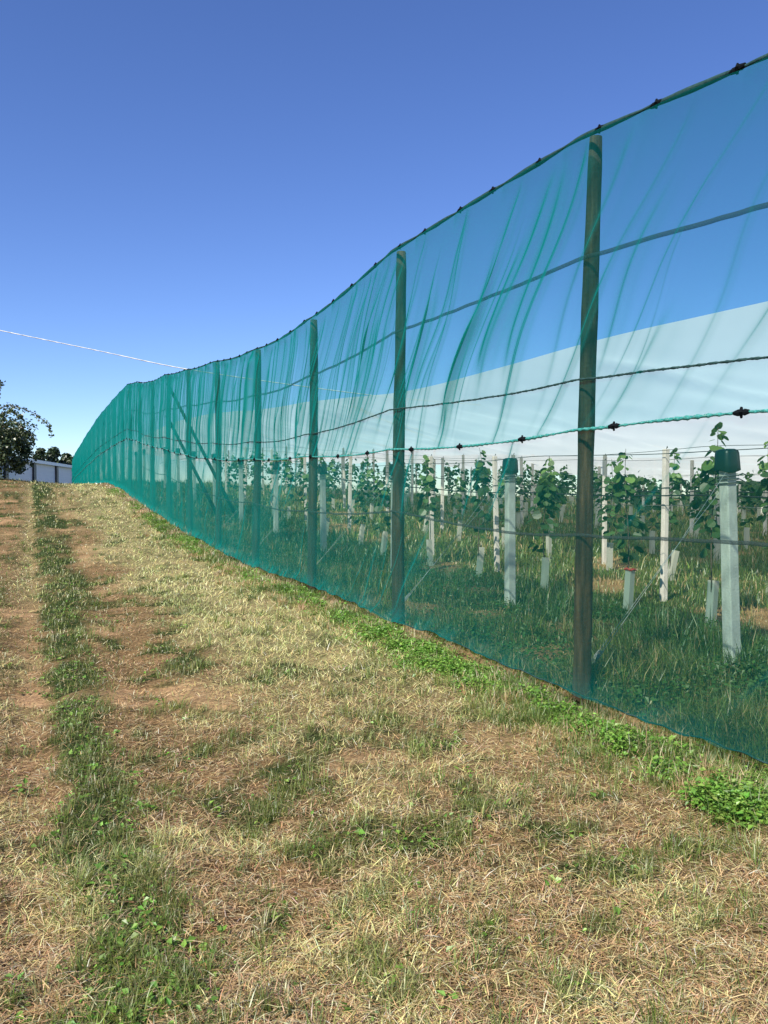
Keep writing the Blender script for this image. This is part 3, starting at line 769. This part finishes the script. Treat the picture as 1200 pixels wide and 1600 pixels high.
def vine_parts(seed, h, nl, bushy, leaf):
    rg = np.random.default_rng(seed)
    t = np.linspace(0, 1, 26)
    sx = .05 * np.sin(t * 7 + seed) * t + .05 * rg.normal() * t; sy = .05 * np.cos(t * 6 + seed) * t
    pts = np.stack([sx, sy, t * h], 1)
    mb = MB(); mb.tube(pts, np.linspace(.011, .003, 26), 6)
    for q in range(4):
        k = rg.integers(10, 22); a = rg.uniform(0, 6.28); l = rg.uniform(.15, .4)
        u = np.linspace(0, 1, 6)[:, None]
        br = pts[k] + u * np.array([[math.cos(a) * l, math.sin(a) * l, l * .5]]) - u ** 2 * np.array([[0, 0, l * .35]])
        mb.tube(br, np.linspace(.006, .002, 6), 5)
    stem = raw_mesh('stem', np.concatenate(mb.v), [np.concatenate(x) for x in mb.f.values()], M['bark'], smooth=True)
    tt = .30 + .70 * rg.beta(1.7, 1.25, nl)
    k = np.clip((tt * 25).astype(int), 0, 25)
    spread = bushy * (.35 + .9 * np.sin(np.clip((tt - .2) / .75, 0, 1) * math.pi)) * (.25 + .75 * rg.random(nl))
    a = rg.uniform(0, 6.28, nl)
    P = pts[k] + np.stack([spread * np.cos(a), spread * np.sin(a), rg.normal(0, .05, nl)], 1)
    P[:, 2] = np.clip(P[:, 2], .60 + .1 * rg.random(nl), h + .04)
    nr = np.stack([np.cos(a) * rg.uniform(.1, 1.1, nl), np.sin(a) * rg.uniform(.1, 1.1, nl), rg.uniform(.15, 1.0, nl)], 1)
    sz = leaf * rg.uniform(.55, 1.15, nl) * (1 - .35 * (tt > .92))
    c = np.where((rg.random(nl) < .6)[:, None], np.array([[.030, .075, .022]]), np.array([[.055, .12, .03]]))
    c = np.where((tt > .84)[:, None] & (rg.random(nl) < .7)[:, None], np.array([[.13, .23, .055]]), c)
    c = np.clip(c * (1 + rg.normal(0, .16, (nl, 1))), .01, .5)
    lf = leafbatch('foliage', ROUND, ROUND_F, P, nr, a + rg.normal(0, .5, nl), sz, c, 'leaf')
    return stem, lf

EP, LP, GP = end_post(), line_post(), guard_obj()
used = set()
def place(proto, x, y, label, cat, group=None, tilt=(0, 0), s=1.0, rz=None, sink=0.0):
    if proto.name not in used:
        used.add(proto.name); o = proto; kids = []
    else:
        o = proto.copy(); COL.objects.link(o)
        for ch in proto.children:
            c = ch.copy(); COL.objects.link(c); c.parent = o
    o.location = (x, y, float(ground_z(x, y)) - sink)
    o.rotation_euler = (tilt[0], tilt[1], RZ if rz is None else rz); o.scale = (s, s, s)
    for key in ('group',):
        if key in o: del o[key]
    return tag(o, label, cat, group)

end_labels = {0: 'largest concrete end post with dark green cap and bright tie wires',
              1: 'green-capped concrete end post standing alone between the two nearest wooden fence posts',
              2: 'green-capped concrete end post mostly hidden behind the second nearest wooden fence post',
              3: 'green-capped concrete end post just right of the third nearest wooden fence post',
              4: 'green-capped concrete end post just right of the fourth nearest wooden fence post'}
for i in range(0, 13):
    y = 7.24 + 3.36 * i; x, y = ab(6.18, y)
    lab = end_labels.get(i, 'distant green-capped concrete end post dimly seen through dense net')
    tl = (.0, -.045) if i == 0 else (random.uniform(-.012, .012), random.uniform(-.02, .005))
    place(EP, x, y, lab, 'post', 'capped end posts of the vine rows', tilt=tl, s=1.0)
line_labels = {(0, 1): 'slim uncapped concrete post nearest to the largest green-capped end post',
               (1, 2): 'slim uncapped concrete post just right of the nearest wooden fence post',
               (0, 3): 'slim uncapped concrete post just right of the second nearest wooden fence post',
               (0, 2): 'slim uncapped concrete post close behind the lone green-capped end post'}
npost = 0
POST_AT = {(0, 1): (3.70, 10.9), (0, 3): (.96, 16.5), (1, 2): (4.25, 15.9)}
VINE_AT = {(0, 0): (3.57, 9.0), (0, 1): (3.05, 10.3), (0, 2): (2.35, 12.1)}
for j in range(0, 10):
    a = 8.3 + 2.9 * j
    for i in range(-4, 16):
        y = 7.24 + .363 * (a - 6.18) + 3.36 * i
        if y < 4: continue
        x = a - KB * y + random.uniform(-.06, .06)
        x, y = POST_AT.get((j, i), (x, y)); p = px(x, y)[0]
        if p < 330 or p > 1225 or y > 52: continue
        place(LP, x, y, line_labels.get((j, i), 'slim pale concrete post among the vine rows deeper in the orchard'), 'post', 'concrete line posts of the vine rows',
              tilt=(random.uniform(-.02, .02), random.uniform(-.02, .02)), s=random.uniform(.93, 1.0)); npost += 1

near_v = []
for s in range(4):
    near_v.append(vine_parts(100 + s, random.uniform(1.95, 2.25), 66, .17, .135))
mid_v = [vine_parts(200 + s, random.uniform(1.65, 1.95), 64, .18, .13)[1] for s in range(4)]
vine_labels = {(0, 0): 'leafy young vine in the guard left of the largest capped post',
               (0, 1): 'tall leafy vine above the guard with the red tie',
               (0, 2): 'leafy vine above the guard just right of the lone capped post'}
guard_labels = {(0, 0): 'pale tree guard leaning at the foot of the vine by the largest capped post',
                (0, 1): 'pale ribbed tree guard with a red tie at its top',
                (0, 2): 'pale upright tree guard just right of the lone capped post',
                (1, 1): 'pale upright tree guard just right of the largest capped post',
                (1, 2): 'pale tree guard leaning to the right behind the slim concrete post'}
nv = 0
for j in range(0, 10):
    a = 7.5 + 3 * j
    for i in range(-4, 26):
        y = 8.9 + .363 * 3 * j + 1.68 * i
        if y < 4.2: continue
        x = a - KB * y + random.uniform(-.12, .12); yy = y + random.uniform(-.12, .12)
        x, yy = VINE_AT.get((j, i), (x, yy))
        p = px(x, yy)[0]
        if p < 340 or p > 1230 or yy > 46: continue
        z = float(ground_z(x, yy))
        if yy < 17:
            st, lf = near_v[nv % 4]
            r = empty('vine', (x, yy, z), random.uniform(0, 6.28))
            link('stem', st, r); link('foliage', lf, r)
        else:
            r = link('vine', mid_v[nv % 4], None, (x, yy, z)); r.rotation_euler = (0, 0, random.uniform(0, 6.28))
        r.scale = (1, 1, random.uniform(.92, 1.06))
        tag(r, vine_labels.get((j, i), 'dark leafy young vine growing in the rows behind the net'), 'vine', 'young vines in rows')
        nv += 1
        if yy < 30 or nv % 2:
            tl = {(0, 0): (.0, .10), (0, 1): (.02, .06), (1, 2): (.05, .2)}.get((j, i), (random.uniform(-.06, .06), random.uniform(-.05, .12)))
            gd = place(GP, x, yy, guard_labels.get((j, i), 'pale plastic tree guard around a young vine deeper in the orchard'), 'tree guard', 'tree guards round the young vines', tilt=tl, rz=random.uniform(.2, .6))
            if (j, i) == (0, 1):
                mb = MB(); mb.tube([[-.045, -.045, .485], [.0, -.052, .50], [.045, -.045, .49], [.05, 0, .50], [.045, .045, .485], [0, .05, .5], [-.045, .045, .49], [-.05, 0, .5], [-.045, -.045, .485]], .014, 6); mb.build('red_tie', M['red'], gd)
print('posts', npost, 'vines', nv)

def wire(name, a, z, rad, m, label, cat, y0=3, y1=52, gap=3.36, sg=.03):
    y = np.arange(y0, y1, .3); x = a - KB * y
    zz = np.interp(y, y, ground_z(x, y)); 
    ker = np.ones(7) / 7; zz = np.convolve(np.pad(zz, 3, mode='edge'), ker, 'valid')
    pts = np.stack([x, y, zz + z - sg * np.abs(np.sin(y * math.pi / gap))], 1)
    mb = MB(); mb.tube(pts, rad, 6)
    tag(mb.build(name, m, None, True), label, cat)
wire('trellis_wire', 6.2, 1.90, .0045, M['wire'], 'thin grey wire running over the caps of the end posts', 'wire')
wire('trellis_wire', 8.3, 2.02, .004, M['wire'], 'thin grey wire along the tops of the first slim posts', 'wire')
wire('trellis_wire', 11.2, 2.02, .004, M['wire'], 'thin grey wire along the tops of the second slim post line', 'wire')
wire('irrigation_hose', 8.25, 1.42, .010, M['hose'], 'black irrigation hose strung along the first slim posts', 'hose', sg=.015)
wire('trellis_wire', 8.34, 1.30, .004, M['wire'], 'thin grey wire just below the black irrigation hose', 'wire')
wire('irrigation_hose', 11.1, 1.45, .010, M['hose'], 'black irrigation hose strung along the second slim post line', 'hose', sg=.015)

# tie-back wires from each capped end post to an anchor at the foot of the net
tie_labels = {0: 'galvanised tie-back wires anchored by the nearest wooden fence post', 1: 'galvanised tie-back wires anchored by the second nearest wooden fence post'}
for i in range(0, 5):
    y = 7.24 + 3.36 * i; x, y = ab(6.18, y)
    ax, ay = (np.array([x, y]) - U[:2] * 1.66); az = float(ground_z(ax, ay))
    r = empty('tie_back', (ax, ay, az)); zt = float(ground_z(x, y))
    L = lambda p: np.array(p) - np.array([ax, ay, az])
    anc = np.array([0, 0, .02])
    top = L([x, y, zt + 1.62]); d = top / np.linalg.norm(top)
    ten = d * .34
    for q, (e, zz) in enumerate(((V * .05, 1.63), (-V * .05, 1.86))):
        t2 = L([x, y, zt + zz]) + e
        mb = MB(); mb.tube([ten + e * .4, (ten + t2) / 2 + e * .7, t2], .0019, 5); mb.build('wire', M['wire_bright'], r)
    mb = MB()
    for e in (-.035, -.012, .012, .035):
        mb.tube([V * e * .6 + anc, V * e + d * .18, V * e * .8 + ten], .004, 6)
    rot = Matrix(((V[0], d[0], 0), (V[1], d[1], 0), (0, d[2], 1))).to_4x4()
    mb.box(d * .27, (.05, .045, .02), Matrix.Rotation(RZ, 4, 'Z') @ Matrix.Rotation(-.9, 4, 'Y'))
    mb.build('tensioner', M['galv'], r)
    mb = MB(); mb.tube([[0, 0, -.2], [0, 0, .05], [0.01, 0, .10]], .014, 8); mb.build('anchor', M['galv'], r)
    tag(r, tie_labels.get(i, 'galvanised tie-back wires of an end post farther up the fence'), 'tie wire', 'tie-back wires of the end posts')

# ------------------------------------------------------------------ white crop covers over the vines
ZE = curve([2, 10, 13, 15.4, 19.5, 25, 32.7, 39.4, 50, 62, 78], np.array([2.3, 2.34, 2.40, 2.39, 2.42, 2.81, 3.29, 3.8, 4.3, 4.4, 4.1]) + EYE)
ZL = curve([2, 20, 27, 39.5, 50, 66, 80], np.array([.40, .45, .52, 1.3, 2.0, 3.0, 3.0]) + EYE)
def cover(label, a0, a1, z0f, z1f, y0, y1, sagm, wr, nfold):
    ys = np.arange(y0, y1, .16); m = 46
    t = np.linspace(0, 1, m)
    A = a0 + (a1 - a0) * t
    Yv = ys[:, None] + .363 * (A - a0)[None]
    Xv = A[None] - KB * Yv
    z0 = z0f(ys)[:, None]; z1 = z1f(Yv[:, -1])[:, None]
    Z = z0 + (z1 - z0) * t[None] - sagm * np.sin(math.pi * t)[None]
    s = np.repeat(ys[:, None], m, 1)
    Z = Z + wr * (fbm(s * .22 + t[None] * .8, t[None] * 2.0, 31, 4) - .5) * (.15 + .85 * sstep(0, .2, t)[None]) + .03 * (vnoise(ys * .45, ys * 0, 4)[:, None] - .5)
    # stretched diagonal pull lines
    for _ in range(nfold):
        s0 = random.uniform(y0, y1); k = random.uniform(-6, 6); w = random.uniform(.08, .3); c = random.choice([.15, .3, .5, .9, 1.0])
        x = (s - s0 - k * (t[None] - c)) / w
        Z = Z + random.uniform(.02, .085) * np.exp(-x * x) * np.exp(-((t[None] - c) / .4) ** 2) * sstep(0, .12, t)[None]
    ny = len(ys)
    i = np.arange(ny - 1)[:, None] * m; j = np.arange(m - 1)[None]
    f = np.stack([i + j, i + m + j, i + m + j + 1, i + j + 1], -1).reshape(-1, 4)
    me = raw_mesh('crop_cover', np.stack([Xv, Yv, Z], -1).reshape(-1, 3), f, M['cover'], smooth=True)
    tag(link('crop_cover', me), label, 'cover', 'white covers over the vines')
cover('largest white crop cover sheet, its raised edge standing against the sky', 9, 20, ZE, ZL, 3, 78, .35, .42, 90)
flat = lambda dz: (lambda y: ZL(y) + dz)
cover('narrow white crop cover sheet showing directly beneath the largest sheet', 20.3, 27, flat(.02), flat(.0), 4, 78, .18, .12, 20)
cover('white crop cover sheet low over the middle vine rows', 27.3, 35, flat(.02), flat(.02), 4, 78, .20, .12, 20)
cover('farthest white crop cover sheet low over the last vine rows', 35.3, 60, flat(.05), flat(.1), 2, 78, .22, .12, 20)

# ------------------------------------------------------------------ far hedge, trees, building, cable
def crown(name, n, centers, radii, leaf, cols, seed, parent, squash=.85):
    rg = np.random.default_rng(seed)
    k = rg.integers(0, len(centers), n)
    d = rg.normal(0, 1, (n, 3)); d /= np.linalg.norm(d, axis=1)[:, None]
    rr = np.array(radii)[k] * (rg.random(n) ** .45)
    P = np.array(centers)[k] + d * rr[:, None] * np.array([[1, 1, squash]])
    nr = d + rg.normal(0, .6, (n, 3)) + np.array([[0, 0, .5]])
    c = np.array(cols)[rg.integers(0, len(cols), n)] * (1 + rg.normal(0, .2, (n, 1)))
    me = leafbatch(name, SMALL * np.array([[1, 1.5, 1]]), SMALL_F, P, nr, rg.uniform(0, 6.28, n), leaf * rg.uniform(.6, 1.3, n), np.clip(c, .005, .5), 'tree_leaf')
    return link(name, me, parent)

def hedge():
    r = empty('hedge', (62 - KB * 45, 45, 0)); rg = random.Random(4)
    cs, rs = [], []
    for q in range(120):
        y = rg.uniform(0, 110); x = 62 + rg.uniform(-1, 1) - KB * y
        h = rg.uniform(.6, 2.2)
        cs.append((x - r.location[0], y - r.location[1], float(ground_z(x, y)) + h)); rs.append(rg.uniform(.9, 1.6))
    crown('foliage', 9000, cs, rs, .42, [(.02, .045, .014), (.035, .07, .02)], 5, r)
    mb = MB()
    for q in range(0, 120, 6):
        c = cs[q]; mb.tube([[c[0], c[1], -.5], [c[0], c[1], c[2]]], [.12, .05], 6)
    mb.build('stems', M['bark'], r)
    tag(r, 'dark green hedge closing off the far side of the orchard', 'hedge')
hedge()

def near_tree():
    X, Y = -21.3, 42.0; z = float(ground_z(X, Y))
    r = empty('tree', (X, Y, z)); rg = random.Random(3)
    def at(pxx, pyy, y):    # picture height and offset used as real metres at the tree's distance
        return np.array([(pxx - 600) / FPX * y - X, y - Y, (770 - pyy) / FPX * y + EYE - z])
    mb = MB()
    mb.tube([[0, 0, -.3], [.1, 0, .8], [.05, .1, 1.8], [.3, 0, 3.2]], [.20, .16, .12, .05], 10)
    limbs = []
    arcs = [[(-14, 680), (-2, 640), (15, 633), (35, 638), (55, 646), (70, 658), (79, 668), (82, 680)],
            [(-10, 700), (5, 668), (22, 655), (36, 668), (46, 680), (56, 686)],
            [(-20, 690), (-8, 640), (0, 606), (4, 598)],
            [(-12, 690), (4, 648), (18, 640), (30, 648), (38, 656)],
            [(-10, 705), (14, 676), (28, 680), (38, 694), (43, 704)]]
    for q, arc in enumerate(arcs):
        pts = np.array([at(a, b, Y - .5 + .3 * q) for a, b in arc])
        limbs.append(pts)
        mb.tube(pts, np.linspace(.035, .009, len(pts)), 6)
    for q in range(9):
        a = rg.uniform(0, 6.28); l = rg.uniform(1.0, 1.8)
        mb.tube([[.1, .05, rg.uniform(.8, 2)], [math.cos(a) * l * .5, math.sin(a) * l * .5, 2.2], [math.cos(a) * l, math.sin(a) * l, rg.uniform(1.8, 3.2)]], [.06, .04, .015], 6)
    mb.build('trunk', M['bark'], r, True)
    rg2 = np.random.default_rng(8)
    cs, rs = [], []
    for q in range(70):
        a = rg.uniform(0, 6.28); d = 2.2 * math.sqrt(rg.random())
        h = .5 + 3.1 * rg.random() * (1 - .35 * d / 2.1)
        cs.append((math.cos(a) * d + .85, math.sin(a) * d, h)); rs.append(rg.uniform(.35, .75))
    P, Nn = [], []
    for pts in limbs:
        m = 150
        t = rg2.random(m) * (len(pts) - 1); i = np.minimum(t.astype(int), len(pts) - 2)
        q = pts[i] + (pts[i + 1] - pts[i]) * (t - i)[:, None]
        P.append(q + rg2.normal(0, .075, (m, 3)) + np.array([[0, 0, -.03]])); Nn.append(rg2.normal(0, 1, (m, 3)))
    k = rg2.integers(0, len(cs), 17000)
    d = rg2.normal(0, 1, (17000, 3)); d /= np.linalg.norm(d, axis=1)[:, None]
    P.append(np.array(cs)[k] + d * (np.array(rs)[k] * rg2.random(17000) ** .4)[:, None]); Nn.append(d + rg2.normal(0, .7, (17000, 3)) + np.array([[0, 0, .4]]))
    P = np.concatenate(P); Nn = np.concatenate(Nn); n = len(P)
    c = np.array([(.030, .055, .018), (.055, .085, .028), (.085, .115, .04)])[rg2.integers(0, 3, n)] * (1 + rg2.normal(0, .2, (n, 1)))
    me = leafbatch('crown', SMALL * np.array([[1, 1.6, 1]]), SMALL_F, P, Nn, rg2.uniform(0, 6.28, n), rg2.uniform(.08, .17, n), np.clip(c, .005, .4), 'tree_leaf')
    link('crown', me, r)
    tag(r, 'dark leafy tree with long arching branches standing on the crest', 'tree')
near_tree()

def far_tree(pxx, topy, wpx, Y, seed, label, kind):
    X = (pxx - 600) / FPX * Y; z = float(ground_z(X, Y)); top = (770 - topy) / FPX * Y + EYE
    h = top - z; w = wpx / FPX * Y / 2
    r = empty('tree', (X, Y, z)); rg = random.Random(seed)
    mb = MB(); mb.tube([[0, 0, -.3], [.1, 0, h * .4], [0, .1, h * .85]], [.35, .25, .06], 8)
    cs, rs = [], []
    for q in range(34):
        t = rg.random(); a = rg.uniform(0, 6.28)
        if kind == 'pine':
            d = w * (1 - t * .8) * rg.uniform(.3, 1); hh = h * (.30 + .66 * t); rr = w * .30
        else:
            d = w * math.sqrt(max(.05, 1 - (2 * t - .9) ** 2)) * rg.uniform(.2, .95); hh = h * (.32 + .58 * t); rr = w * rg.uniform(.25, .42)
        p = (math.cos(a) * d, math.sin(a) * d, hh)
        cs.append(p); rs.append(rr)
        mb.tube([[0, 0, hh * .8], p], [.09, .03], 5)
    mb.build('trunk', M['bark'], r, True)
    crown('crown', 4200, cs, rs, .48, [(.025, .05, .016), (.045, .075, .022), (.03, .06, .02)], seed, r)
    tag(r, label, 'tree')
far_tree(62, 696, 30, 135, 1, 'small dark conifer rising over the white building roof, beside the arching tree', 'pine')
far_tree(84, 691, 40, 138, 2, 'tallest dark tree rising behind the white building roof', 'round')
far_tree(107, 700, 44, 142, 3, 'low rounded tree behind the building, next to the end of the net', 'round')

def building():
    p0 = np.array([-31.2, 60.0]); p1 = np.array([-38.4, 104.0]); d = (p1 - p0); L = np.linalg.norm(d); d /= L; nrm = np.array([-d[1], d[0]])  # to the left
    zt = 3.26 + EYE; zb = -3.5
    r = empty('building', (p0[0], p0[1], 0), math.atan2(d[1], d[0]))
    # local frame: +x along the wall, +y away behind it
    W = 14
    mb = MB(); mb.box((L / 2, W / 2, (zt - .3 + zb) / 2), (L, W, zt - .3 - zb)); wall = mb.build('wall', M['white_wall'], r)
    mb = MB()
    for k in range(1, 16):
        mb.box((L / 2, -.012, zb + k * .5), (L - .1, .02, .018))
    mb.build('cladding_joints', M['white_trim'], wall)
    mb = MB(); mb.box((L / 2, W / 2, zt - .15), (L + .8, W + .8, .32)); rf = mb.build('roof', M['white_trim'], r)
    for yy in (63, 72.5, 82.0, 91.6, 100.5):
        s = (yy - p0[1]) / d[1]
        mb = MB(); mb.box((s, -.10, (zt - .32 + zb) / 2), (.9, .18, zt - .34 - zb)); mb.build('column', M['dark_steel'], r)
    tag(r, 'long low white building with dark columns beyond the crest', 'building')
building()

def cable():
    q = np.array([(-700, 372), (-300, 450), (0, 517), (148, 547.5), (295, 578), (346, 586), (479, 605), (598, 620), (760, 634)], float)
    Y = 40 + (q[:, 0] / 620) * 3.5
    f = curve(q[:, 0], (770 - q[:, 1]) / FPX * Y + EYE); xs = np.arange(-700, 760, 10.0); Yx = 40 + xs / 620 * 3.5
    pts = np.stack([(xs - 600) / FPX * Yx, Yx, f(xs)], 1)
    mb = MB(); mb.tube(pts, .030, 10, flat=.8, twist=5)
    tag(mb.build('overhead_cable', M['cable'], None, True), 'white overhead cable sagging across the blue sky', 'cable')
cable()

# ------------------------------------------------------------------ camera, sun, sky
cam = bpy.data.cameras.new('camera'); co = bpy.data.objects.new('camera', cam); COL.objects.link(co)
cam.sensor_fit = 'VERTICAL'; cam.sensor_height = 24; cam.lens = FPX / 1600 * 24; cam.clip_end = 3000; cam.clip_start = .05
co.location = (0, 0, EYE); co.rotation_euler = (math.radians(90) - math.atan(30 / FPX), 0, 0)
SC.camera = co

S = Vector((-.55, -.83, 0)).normalized(); EL = math.radians(43)
sd = Vector((S.x * math.cos(EL), S.y * math.cos(EL), math.sin(EL)))
sun = bpy.data.lights.new('sun', 'SUN'); so = bpy.data.objects.new('sun', sun); COL.objects.link(so)
sun.energy = 5.0; sun.angle = math.radians(.5); sun.color = (1, .94, .84)
so.rotation_euler = sd.to_track_quat('Z', 'Y').to_euler(); so.location = (-20, -20, 30)
w = bpy.data.worlds.new('World'); SC.world = w; w.use_nodes = True
nt = w.node_tree; bg = nt.nodes['Background']
sky = nt.nodes.new('ShaderNodeTexSky'); sky.sky_type = 'NISHITA'; sky.sun_disc = False
sky.sun_elevation = EL; sky.sun_rotation = math.atan2(sd.x, sd.y)
sky.altitude = 100; sky.air_density = .85; sky.dust_density = .1; sky.ozone_density = 5.5
hs = nt.nodes.new('ShaderNodeHueSaturation'); hs.inputs['Saturation'].default_value = 1.1; hs.inputs['Hue'].default_value = .513
nt.links.new(sky.outputs[0], hs.inputs['Color']); nt.links.new(hs.outputs[0], bg.inputs[0]); bg.inputs[1].default_value = .102
SC.view_settings.view_transform = 'Standard'; SC.view_settings.look = 'None'; SC.view_settings.exposure = .85; SC.view_settings.gamma = 1
SC.render.engine = 'CYCLES'
SC.cycles.transparent_max_bounces = 24; SC.cycles.max_bounces = 7; SC.cycles.diffuse_bounces = 3; SC.cycles.transmission_bounces = 4
SC.cycles.use_denoising = True
